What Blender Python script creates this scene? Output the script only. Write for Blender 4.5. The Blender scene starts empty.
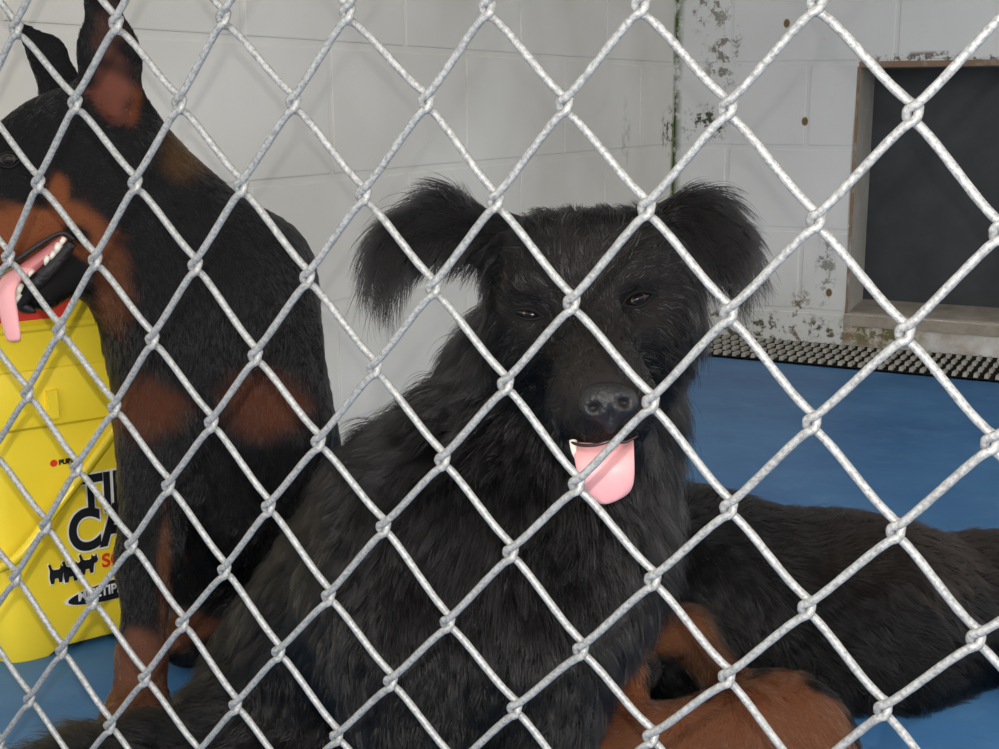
import bpy, bmesh, math, random
import numpy as np
from mathutils import Vector, Matrix, kdtree

rng = np.random.default_rng(7)
random.seed(7)
S = bpy.context.scene
COL = S.collection

# ------------------------------------------------------------------ camera
# world: X along the back wall, Y into the kennel, Z up
F, PIT, ROL, YAW, CAMZ = 1310.0, 0.2075, -0.0032, 0.4867, 0.612
_up = np.array([math.sin(ROL)*math.cos(PIT), -math.cos(ROL)*math.cos(PIT), -math.sin(PIT)])
_up /= np.linalg.norm(_up)
_fw = np.array([0, 0, 1.0]) - _up*_up[2]; _fw /= np.linalg.norm(_fw)
_rt = np.cross(_fw, _up)
if _rt[0] < 0: _rt = -_rt
_b = math.cos(YAW)*_rt - math.sin(YAW)*_fw
_a = math.sin(YAW)*_rt + math.cos(YAW)*_fw
TOW = np.array([_b, _a, _up])                       # camera vector (right, down, forward) -> world
CAM = np.array([0, 0, CAMZ])

def ray(px, py): return TOW @ np.array([(px-499.5)/F, (py-374.5)/F, 1.0])
def W(px, py, d): return CAM + ray(px, py)*d        # point seen at a pixel, d metres deep
def M(px, d): return px*d/F                         # pixels -> metres at depth d

cam = bpy.data.cameras.new('camera'); camo = bpy.data.objects.new('camera', cam); COL.objects.link(camo)
cam.sensor_width = 36; cam.lens = F/999*36; cam.clip_start = 0.02; cam.clip_end = 60
r_, u_, k_ = TOW[:, 0], -TOW[:, 1], -TOW[:, 2]
camo.matrix_world = Matrix([[r_[i], u_[i], k_[i], CAM[i]] for i in range(3)] + [[0, 0, 0, 1]])
S.camera = camo

# ------------------------------------------------------------------ light
world = bpy.data.worlds.new('sky'); S.world = world; world.use_nodes = True
bg = world.node_tree.nodes['Background']
# overcast sky above, darker ground around the kennel below the horizon
_t = world.node_tree; _tc = _t.nodes.new('ShaderNodeTexCoord'); _sx = _t.nodes.new('ShaderNodeSeparateXYZ'); _rp = _t.nodes.new('ShaderNodeValToRGB')
_t.links.new(_tc.outputs['Generated'], _sx.inputs[0]); _mr = _t.nodes.new('ShaderNodeMapRange'); _t.links.new(_sx.outputs[2], _mr.inputs[0])
_mr.inputs[1].default_value = -1; _mr.inputs[2].default_value = 1; _t.links.new(_mr.outputs[0], _rp.inputs[0]); _t.links.new(_rp.outputs[0], bg.inputs['Color'])
_e = _rp.color_ramp.elements; _e[0].position, _e[0].color = .44, (.26, .245, .22, 1); _e[1].position, _e[1].color = .56, (1.0, .985, .955, 1)
bg.inputs['Strength'].default_value = 1.5
fl = bpy.data.lights.new('camera_flash', 'POINT'); flo = bpy.data.objects.new('camera_flash', fl); COL.objects.link(flo)
fl.energy = 13.5; fl.shadow_soft_size = 0.0015; fl.color = (1.0, 0.98, 0.95)
flo.location = CAM + TOW @ np.array([-0.004, -0.017, 0.0])
S.view_settings.view_transform = 'Standard'; S.view_settings.look = 'None'
S.view_settings.gamma = 1; S.view_settings.use_curve_mapping = False
S.view_settings.exposure = 0.5

# ------------------------------------------------------------------ helpers
def floor_z(y): return 0.027*(3.0-y) if y < 3.0 else 0.0

class NT:
    def __init__(s, name):
        s.m = bpy.data.materials.new(name); s.m.use_nodes = True
        s.t = s.m.node_tree; s.b = s.t.nodes['Principled BSDF']; s.out = s.t.nodes['Material Output']
    def n(s, typ, **kw):
        nd = s.t.nodes.new(typ)
        for k, v in kw.items():
            if k.startswith('_'): setattr(nd, k[1:], v)
            else: s.put(nd, k, v)
        return nd
    def put(s, nd, k, v):
        k = int(k[1:]) if k[0] == 'i' and k[1:].isdigit() else k.replace('__', ' ')
        if isinstance(v, bpy.types.NodeSocket): s.t.links.new(v, nd.inputs[k])
        else: nd.inputs[k].default_value = v
    def coord(s): return s.n('ShaderNodeTexCoord').outputs['Object']
    def pos(s): return s.n('ShaderNodeNewGeometry').outputs['Position']
    def noise(s, v, scale, detail=4, rough=.55):
        return s.n('ShaderNodeTexNoise', Vector=v, Scale=scale, Detail=detail, Roughness=rough).outputs['Fac']
    def ramp(s, f, a, b, ca=(0, 0, 0, 1), cb=(1, 1, 1, 1)):
        r = s.n('ShaderNodeValToRGB', Fac=f); e = r.color_ramp.elements
        e[0].position, e[0].color, e[1].position, e[1].color = a, ca, b, cb
        return r.outputs['Color']
    def mix(s, f, a, b):
        x = s.n('ShaderNodeMix', _data_type='RGBA')
        for i, v in ((0, f), (6, a), (7, b)):
            if isinstance(v, bpy.types.NodeSocket): s.t.links.new(v, x.inputs[i])
            else: x.inputs[i].default_value = v if i else v
        return x.outputs[2]
    def math(s, op, a, b=0.0, clamp=False):
        return s.n('ShaderNodeMath', _operation=op, _use_clamp=clamp, i0=a, i1=b).outputs[0]
    def sepxyz(s, v): return s.n('ShaderNodeSeparateXYZ', Vector=v).outputs
    def base(s, c, rough=.6, spec=.5, metal=0.0, sss=0.0):
        s.put(s.b, 'Base Color', c); s.put(s.b, 'Roughness', rough)
        s.put(s.b, 'Specular IOR Level', spec); s.put(s.b, 'Metallic', metal)
        if sss:
            s.put(s.b, 'Subsurface Weight', sss); s.b.inputs['Subsurface Radius'].default_value = (.01, .004, .003)
            s.b.inputs['Subsurface Scale'].default_value = .3
    def bump(s, h, strength=.3, dist=.002):
        s.t.links.new(s.n('ShaderNodeBump', Height=h, Strength=strength, Distance=dist).outputs[0], s.b.inputs['Normal'])
    def box(s, x, y, z, cx, cy, cz, rx, ry, rz):
        """1 inside an ellipsoid, fading to 0 at its edge (a stain's own place)"""
        q = None
        for v, c, r in ((x, cx, rx), (y, cy, ry), (z, cz, rz)):
            t = s.math('POWER', s.math('ABSOLUTE', s.math('DIVIDE', s.math('SUBTRACT', v, c), r)), 2.0)
            q = t if q is None else s.math('ADD', q, t)
        return s.math('SUBTRACT', 1.0, q, True)

def simple(name, c, rough=.5, spec=.5, metal=0.0, var=.12, scale=30, sss=0.0, bump=0.0):
    m = NT(name); v = m.noise(m.coord(), scale)
    c2 = tuple(x*(1-var*2) for x in c[:3])+(1,)
    m.base(m.mix(v, c2, tuple(x*(1+var) for x in c[:3])+(1,)), rough, spec, metal, sss)
    if bump: m.bump(v, bump)
    return m.m

def link(o, parent=None):
    COL.objects.link(o)
    if parent is not None: o.parent = parent
    return o
def origin(parent):
    p = np.zeros(3)
    while parent is not None: p = p+np.array(parent.location); parent = parent.parent
    return p
def mesh_obj(name, verts, faces, mat, parent=None, smooth=True):
    """verts in world space; a child keeps its parent's origin"""
    me = bpy.data.meshes.new(name)
    v = np.asarray(verts, float)-origin(parent)
    me.from_pydata(v.tolist(), [], [list(map(int, f)) for f in faces]); me.update()
    if smooth: me.polygons.foreach_set('use_smooth', [True]*len(me.polygons))
    for m in (mat if isinstance(mat, (list, tuple)) else [mat]): me.materials.append(m)
    return link(bpy.data.objects.new(name, me), parent)
def bm_obj(name, bm, mat, parent=None, smooth=False):
    bmesh.ops.recalc_face_normals(bm, faces=bm.faces)
    v = [tuple(x.co) for x in bm.verts]; bm.verts.index_update()
    f = [[x.index for x in p.verts] for p in bm.faces]; bm.free()
    return mesh_obj(name, v, f, mat, parent, smooth)
def tag(o, label=None, cat=None, group=None, kind=None):
    for k, v in (('label', label), ('category', cat), ('group', group), ('kind', kind)):
        if v: o[k] = v
    return o
def empty(name, loc):
    o = bpy.data.objects.new(name, None); o.location = loc; o.empty_display_size = .05
    return link(o)
def add_box(bm, x0, x1, y0, y1, z0, z1, bev=0.0):
    vs = [bm.verts.new((x, y, z)) for x in (x0, x1) for y in (y0, y1) for z in (z0, z1)]
    fs = [bm.faces.new([vs[i] for i in q]) for q in ((0, 1, 3, 2), (4, 6, 7, 5), (0, 4, 5, 1), (2, 3, 7, 6), (0, 2, 6, 4), (1, 5, 7, 3))]
    if bev: bmesh.ops.bevel(bm, geom=list({e for f in fs for e in f.edges}), offset=bev, segments=2, affect='EDGES', profile=.6)
def catmull(P, n=6, closed=False):
    P = [np.asarray(p, float) for p in P]; out = []
    Q = [2*P[0]-P[1]]+P+[2*P[-1]-P[-2]]
    for i in range(1, len(Q)-2):
        a, b, c, d = Q[i-1], Q[i], Q[i+1], Q[i+2]
        for k in range(n):
            t = k/n
            out.append(.5*((2*b)+(c-a)*t+(2*a-5*b+4*c-d)*t*t+(3*b-a-3*c+d)*t**3))
    out.append(Q[-2]); return np.array(out)
def tube(P, R, sides=10, squash=None, up0=None):
    """sweep circles (or ellipses) along P with capped ends -> verts, faces"""
    P = np.asarray(P, float); n = len(P); R = np.broadcast_to(np.asarray(R, float), (n,)) if np.ndim(R) < 1 or len(np.atleast_1d(R)) == n else R
    T = np.gradient(P, axis=0); T /= np.linalg.norm(T, axis=1)[:, None]
    u = np.array(up0, float) if up0 is not None else np.cross(T[0], [0.3, 0.1, 1.0])
    V = []
    for i in range(n):
        u = u-T[i]*(u@T[i]); u /= np.linalg.norm(u); w = np.cross(T[i], u)
        for k in range(sides):
            a = 2*math.pi*k/sides
            sq = 1.0 if squash is None else squash[i]
            V.append(P[i]+R[i]*(math.cos(a)*u+math.sin(a)*w*sq))
    Fc = [(i*sides+k, i*sides+(k+1) % sides, (i+1)*sides+(k+1) % sides, (i+1)*sides+k) for i in range(n-1) for k in range(sides)]
    V += [P[0], P[-1]]; c0, c1 = len(V)-2, len(V)-1
    Fc += [(c0, (k+1) % sides, k) for k in range(sides)]+[(c1, (n-1)*sides+k, (n-1)*sides+(k+1) % sides) for k in range(sides)]
    return V, Fc

# ------------------------------------------------------------------ materials of the shell
BWX, BWY = -1.209, 3.255           # left wall plane x, back wall plane y
CH, LINE0 = .2032, CAMZ+.083       # block course height, a course line's height

def wall_material(name, kind):
    m = NT(name); p = m.pos(); x, y, z = m.sepxyz(p)
    big = m.noise(p, 2.2, 3); fine = m.noise(p, 260, 3); mid = m.noise(p, 22, 6, .7)
    A, B = ((.55, .53, .485, 1), (.68, .665, .63, 1)) if kind == 'left' else ((.64, .64, .63, 1), (.73, .73, .72, 1))
    c = m.mix(m.ramp(big, .35, .65), A, B)
    c = m.mix(m.math('MULTIPLY', m.ramp(mid, .62, .78), .18), c, (.36, .34, .29, 1))
    moss = (.085, .12, .024, 1); peel = (.235, .22, .185, 1)
    if kind == 'left':
        near = m.math('SUBTRACT', 1.0, m.math('DIVIDE', m.math('SUBTRACT', BWY, y), .022), True)
        patch = m.box(x, y, z, BWX, BWY-.03, .53, .3, .075, .07)
        s1 = m.math('MULTIPLY', near, m.ramp(m.noise(p, 16, 4, .7), .40, .52))
        s2 = m.math('MULTIPLY', patch, m.ramp(m.noise(p, 38, 5, .75), .50, .58))
        c = m.mix(m.math('MULTIPLY', s2, 1.6, True), c, (.07, .075, .05, 1)); c = m.mix(s1, c, moss)
        drip = m.math('MULTIPLY', m.box(x, y, z, BWX, 2.93, .53, .2, .03, .09), m.ramp(m.noise(p, 30, 4), .45, .6))
        c = m.mix(m.math('MULTIPLY', drip, .6), c, peel)
    else:
        for cx, cz, rx, rz, col, th in ((-1.13, .86, .075, .10, peel, .50), (-1.085, .72, .06, .11, peel, .50), (-1.125, .55, .075, .06, (.06, .07, .04, 1), .50),
                                        (-.66, .045, .12, .05, moss, .46), (-1.0, .03, .42, .055, (.10, .095, .06, 1), .52), (-.86, .06, .035, .10, (.20, .17, .11, 1), .52),
                                        (-.80, .20, .03, .12, (.30, .29, .26, 1), .52), (-.55, .70, .22, .02, (.16, .14, .11, 1), .48), (-.74, .40, .014, .32, (.27, .21, .15, 1), .35)):
            q = m.math('MULTIPLY', m.box(x, y, z, cx, BWY, cz, rx, .4, rz), m.ramp(m.noise(p, 34, 5, .75), th, th+.08))
            c = m.mix(m.math('MULTIPLY', q, 1.5, True), c, col)
        near = m.math('SUBTRACT', 1.0, m.math('DIVIDE', m.math('SUBTRACT', x, BWX), .022), True)
        c = m.mix(m.math('MULTIPLY', near, m.ramp(m.noise(p, 16, 4, .7), .40, .5)), c, moss)
        rust = m.math('MULTIPLY', m.math('MULTIPLY', m.math('GREATER_THAN', x, -.75), m.math('LESS_THAN', z, .10)), m.ramp(m.noise(p, 9, 5, .7), .3, .62))
        c = m.mix(m.math('MULTIPLY', rust, .8), c, (.27, .19, .11, 1))
        for sx, sz in ((-.925, .79), (-.79, .135), (-.87, .555)):
            c = m.mix(m.math('MULTIPLY', m.box(x, y, z, sx, BWY, sz, .009, .3, .012), 2.0, True), c, (.16, .10, .04, 1))
    m.base(c, .62, .35); m.bump(m.math('ADD', m.math('MULTIPLY', fine, .5), mid), .35, .0015)
    return m.m

def floor_material():
    m = NT('blue_floor_paint'); p = m.pos()
    a = m.noise(p, 3.0, 5, .65); b = m.noise(p, 14, 6, .7); s = m.n('ShaderNodeMapping', Vector=p, Scale=(3, 22, 1)).outputs[0]
    st = m.noise(s, 4, 5, .7)
    c = m.mix(m.ramp(a, .35, .66), (.036, .122, .285, 1), (.064, .185, .37, 1))
    c = m.mix(m.math('MULTIPLY', m.ramp(b, .5, .72), .55), c, (.10, .235, .41, 1))
    c = m.mix(m.math('MULTIPLY', m.ramp(st, .58, .74), .5), c, (.04, .10, .22, 1))
    m.base(c, .5, .3); m.bump(b, .25, .002)
    return m.m

MAT_LEFT, MAT_BACK = wall_material('painted_block_left', 'left'), wall_material('painted_block_back', 'back')
MAT_FLOOR = floor_material()

# ------------------------------------------------------------------ room shell
def build_walls():
    g, back = .005, .0022
    # left wall: faces +X
    bm = bmesh.new(); L = .43
    add_box(bm, BWX-.12, BWX-back, -.9, BWY+.14, -.05, 2.0)
    for k in range(-5, 4):
        z1 = min(LINE0-CH*k-g, 2.0); z0 = max(LINE0-CH*(k+1)+g, -.05)
        if z1-z0 < .02: continue
        off = 1.725 if k % 2 == 0 else 1.517
        j = off-L*7
        while j < BWY:
            y0, y1 = max(j+g, -.9), min(j+L-g, BWY-.001)
            if y1-y0 > .02: add_box(bm, BWX-.02, BWX, y0, y1, z0, z1, .0025)
            j += L
    tag(bm_obj('wall_left', bm, MAT_LEFT), 'painted grey block wall on the left', 'wall', kind='structure')
    # back wall: faces -Y, with the opening of the low dog door
    bm = bmesh.new(); L = .405; X0, X1, Z0, Z1 = DOOR
    for q in ((BWX-.12, X0, -.05, 2.0), (X1, 1.4, -.05, 2.0), (X0, X1, Z1, 2.0), (X0, X1, -.05, Z0)):
        add_box(bm, q[0], q[1], BWY+back, BWY+.26, q[2], q[3])
    for k in range(-5, 4):
        z1 = min(LINE0-CH*k-g, 2.0); z0 = max(LINE0-CH*(k+1)+g, -.05)
        if z1-z0 < .02: continue
        j = (-1.065 if k % 2 else -.865)-L*2
        while j < 1.4:
            for x0, x1 in ([(j+g, j+L-g)] if not 0 <= k < 3 else [(j+g, min(j+L-g, X0)), (max(j+g, X1), j+L-g)]):
                x0, x1 = max(x0, BWX+.001), min(x1, 1.4)
                if x1-x0 > .02: add_box(bm, x0, x1, BWY, BWY+.02, z0, z1, .0025)
            j += L
    tag(bm_obj('wall_back', bm, MAT_BACK), 'painted grey block wall at the back', 'wall', kind='structure')
    # floor: blue painted slab falling towards the drain at the back wall
    bm = bmesh.new()
    ys = [-.9, 3.0, BWY+.1]; rows = []
    for y in ys: rows.append([bm.verts.new((x, y, floor_z(y))) for x in (BWX-.02, 1.4)]+[bm.verts.new((x, y, -.06)) for x in (1.4, BWX-.02)])
    for a, b in zip(rows, rows[1:]):
        for i in range(4): bm.faces.new((a[i], a[(i+1) % 4], b[(i+1) % 4], b[i]))
    bm.faces.new(rows[0]); bm.faces.new(rows[-1])
    tag(bm_obj('floor', bm, MAT_FLOOR), 'blue painted concrete floor', 'floor', kind='structure')

def build_light_blocker():  # unseen slab above the run, added only to cut top light on the dogs
    bm = bmesh.new(); add_box(bm, BWX-.12, 1.4, .15, BWY+.26, 2.0, 2.06)
    tag(bm_obj('light_blocker', bm, simple('pale_blocker', (.55, .54, .51), .8, .2, var=.05)), 'unseen pale slab added overhead to block top light', 'light_blocker', kind='structure')
DOOR = (-.745, -.10, LINE0-CH*3, LINE0-.010)
build_walls()
build_light_blocker()

def build_door():
    X0, X1, Z0, Z1 = DOOR; t = .165
    root = empty('door_1', ((X0+X1)/2, BWY+t, Z0))
    tag(root, 'low dark kennel door set in the back wall', 'door', kind='structure')
    m = NT('charcoal_door_panel'); p = m.pos(); a = m.noise(p, 7, 5, .7); b = m.noise(p, 60, 4)
    m.base(m.mix(m.ramp(a, .35, .7), (.022, .026, .030, 1), (.043, .048, .052, 1)), .5, .4); m.bump(b, .12, .001)
    bm = bmesh.new(); add_box(bm, X0-.02, X1+.02, BWY+t, BWY+t+.02, Z0+.012, Z1+.02, .003); bm_obj('panel', bm, m.m, root)
    m = NT('weathered_jamb'); p = m.pos(); x, y, z = m.sepxyz(p); a = m.noise(p, 12, 5, .7)
    c = m.mix(m.ramp(a, .35, .7), (.29, .275, .245, 1), (.38, .365, .335, 1))
    c = m.mix(m.math('MULTIPLY', m.math('SUBTRACT', 1.0, m.math('DIVIDE', m.math('ABSOLUTE', m.math('SUBTRACT', y, BWY)), .006), True), m.ramp(m.noise(p, 25, 3), .3, .5)), c, (.22, .12, .06, 1))
    m.base(c, .7, .3); m.bump(a, .3, .002)
    for nm, q in (('jamb', (X0-.003, X0+.004, BWY-.001, BWY+t, Z0, Z1)), ('jamb', (X1-.004, X1+.003, BWY-.001, BWY+t, Z0, Z1)), ('lintel', (X0, X1, BWY+.001, BWY+t, Z1-.003, Z1+.012))):
        bm = bmesh.new(); add_box(bm, *q, .002); bm_obj(nm, bm, m.m, root)
    m = NT('stained_sill'); p = m.pos(); a = m.noise(p, 9, 6, .7)
    m.base(m.mix(m.ramp(a, .32, .68), (.22, .19, .15, 1), (.44, .40, .345, 1)), .75, .3); m.bump(m.noise(p, 50, 4), .4, .003)
    bm = bmesh.new()
    pr = [(BWY-.003, Z0-.03), (BWY-.003, Z0-.006), (BWY+.012, Z0+.003), (BWY+t+.01, Z0+.016), (BWY+t+.01, Z0-.03)]
    A = [bm.verts.new((X0-.005, y, z)) for y, z in pr]; B = [bm.verts.new((X1+.005, y, z)) for y, z in pr]
    bm.faces.new(A); bm.faces.new(B)
    for i in range(5): bm.faces.new((A[i], A[(i+1) % 5], B[(i+1) % 5], B[i]))
    bm_obj('sill', bm, m.m, root)
build_door()

def build_grate():
    root = empty('floor_grate', (-.2, 3.13, 0))
    tag(root, 'grey slotted drain grate along the foot of the back wall', 'grate')
    mg = simple('grate_plastic', (.40, .38, .33), .6, .4, var=.2, scale=40)
    md = simple('drain_channel_dark', (.016, .015, .013), .9, .1)
    y0, y1 = 2.985, BWY-.004; x0, x1 = BWX+.004, .75
    bm = bmesh.new(); add_box(bm, x0, x1, y0, y1, 0.0, .006); bm_obj('channel', bm, md, root)
    bm = bmesh.new(); n = 4
    for i in range(n+1):
        y = y0+(y1-y0)*i/n; add_box(bm, x0, x1, max(y-.004, y0), min(y+.004, y1), -.012, .004)
    x = x0+.006
    k = 0
    while x < x1-.006:
        for i in range(n):
            ya, yb = y0+(y1-y0)*i/n+.003, y0+(y1-y0)*(i+1)/n-.020
            vs = [bm.verts.new(v) for v in ((x-.005, ya, .002), (x+.005, ya, .002), (x+.005, yb, .002), (x-.005, yb, .002),
                                            (x-.004, ya+.003, .015), (x+.004, ya+.003, .015), (x+.003, yb-.004, .013), (x-.003, yb-.004, .013))]
            for q in ((0, 3, 2, 1), (4, 5, 6, 7), (0, 1, 5, 4), (1, 2, 6, 5), (2, 3, 7, 6), (3, 0, 4, 7)): bm.faces.new([vs[j] for j in q])
        x += .023
    bm_obj('grating', bm, mg, root)
build_grate()

# ------------------------------------------------------------------ chain-link fence
def build_fence():
    NODES = [((0, 0), [(117, 25), (224, 19), (348, 14), (488, 9), (641, 6), (817, 3)]), ((-1, 0), [(17, 30)]),
             ((-.5, 1), [(76, 105), (180, 105), (294, 104), (427, 103), (565, 106), (728, 109), (913, 114)]),
             ((-1, 2), [(39, 185), (136, 185), (242, 188), (364, 196), (496, 202), (647, 209), (816, 221), (1000, 232)]),
             ((-1.5, 3), [(9, 259), (96, 262), (196, 267), (308, 279), (434, 289), (572, 304), (729, 314), (905, 333)]),
             ((-1, 4), [(60, 332), (153, 341), (256, 357), (375, 369), (506, 385), (651, 403), (812, 423), (991, 443)]),
             ((-1.5, 5), [(28, 395), (115, 409), (212, 424), (319, 443), (443, 461), (577, 485), (729, 508), (896, 531)]),
             ((-1, 6), [(77, 469), (169, 487), (269, 508), (384, 528), (511, 553), (653, 580), (807, 608), (976, 638)]),
             ((-1.5, 7), [(46, 527), (132, 546), (225, 571), (329, 597), (448, 623), (581, 650), (727, 677), (883, 709)]),
             ((-2, 8), [(16, 579), (93, 602), (183, 624), (279, 653), (391, 682), (515, 709), (651, 737)]),
             ((-1.5, 9), [(62, 652), (145, 679), (236, 706), (337, 737)])]
    a = .064                                     # mesh pitch in metres
    O = CAM+TOW @ (np.array([-2.68910569, -2.4842869, 9.24548359])*a)
    U = np.array([.99974, -.02245, -.00451])*a; V = np.array([.005, .07737, -1.1607])*a
    n = np.cross(U, V); n /= np.linalg.norm(n)
    if n[1] < 0: n = -n
    u1, v1 = U/np.linalg.norm(U), -V/np.linalg.norm(V)
    known = {}
    for (i0, j), l in NODES:
        for k, (px, py) in enumerate(l):
            r = ray(px, py); known[(round(2*(i0+k)), j)] = CAM+r*((O-CAM) @ n/(r @ n))
    off = {k: p-(O+U*k[0]/2+V*k[1]/2) for k, p in known.items()}
    ks = np.array(list(off)); vs = np.array([off[tuple(k)] for k in ks])
    def node(m, j):
        base = O+U*m/2+V*j/2
        d = np.hypot(ks[:, 0]-m, ks[:, 1]-j)
        if d.min() < .1: return known[(m, j)]
        w = np.exp(-(d-d.min())*1.2); return base+(w[:, None]*vs).sum(0)/w.sum()*math.exp(-d.min()/5)
    root = empty('chain_link_fence', (O[0]+U[0]*3, O[1]+.2, 0))
    tag(root, 'galvanised chain-link fence of woven grey wire in front of the dogs', 'fence')
    m = NT('galvanised_wire'); p = m.pos(); q = m.noise(p, 620, 4, .7); w = m.noise(p, 170, 4, .6)
    c = m.mix(m.ramp(q, .36, .62), (.165, .163, .155, 1), (.35, .346, .334, 1))
    c = m.mix(m.math('MULTIPLY', m.ramp(w, .58, .68), .55), c, (.17, .17, .175, 1))
    m.base(c, .5, .5, .25); m.bump(q, .35, .0006)
    R = .00168; h = R*1.15; e = R*.95; de = R*1.65
    zb = .085
    for mm in range(-12, 26):                     # strand between node columns mm and mm+1
        pts = []
        for j in range(24, -8, -1):              # upwards
            left = (mm+j) % 2 == 0
            c0 = node(mm if left else mm+1, j)
            nx = node(mm+1 if left else mm, j-1)
            if c0[2] < zb or c0[2] > .95: continue
            if left:   # arrives on the back layer from lower right, leaves on the front towards upper right
                hook = [c0+u1*e*.85-v1*de*1.3+n*h, c0-u1*e*.85-v1*de*.95+n*h*.55, c0-u1*e*1.15-v1*de*.2-n*h*.3, c0-u1*e*.75+v1*de*.65-n*h*.8, c0+u1*e*1.35+v1*de*1.4-n*h*1.0]
            else:      # arrives on the front from lower left, leaves on the back towards upper left
                hook = [c0-u1*e*1.35-v1*de*1.4-n*h*1.0, c0+u1*e*.75-v1*de*.65-n*h*.8, c0+u1*e*1.15+v1*de*.2-n*h*.3, c0+u1*e*.85+v1*de*.95+n*h*.55, c0-u1*e*.85+v1*de*1.3+n*h]
            pts += hook
            s = -1 if left else 1                # layer of the straight run that follows
            d = nx-c0; L = np.linalg.norm(d)
            if left:
                pts += [c0+d*.25+v1*R*.25-n*h*.9, c0+d*.5-n*h*.85, c0+d*.75-v1*R*.25-n*h*.9]
            else:
                pts += [c0+d*.25+v1*R*.25+n*h*.9, c0+d*.5+n*h*.85, c0+d*.75-v1*R*.25+n*h*.9]
        if len(pts) < 8: continue
        C = catmull(pts, 4)
        v, f = tube(C, R*(1+.03*np.sin(np.arange(len(C))*1.7)), 10)
        mesh_obj('wire', v, f, m.m, root)
build_fence()
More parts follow.
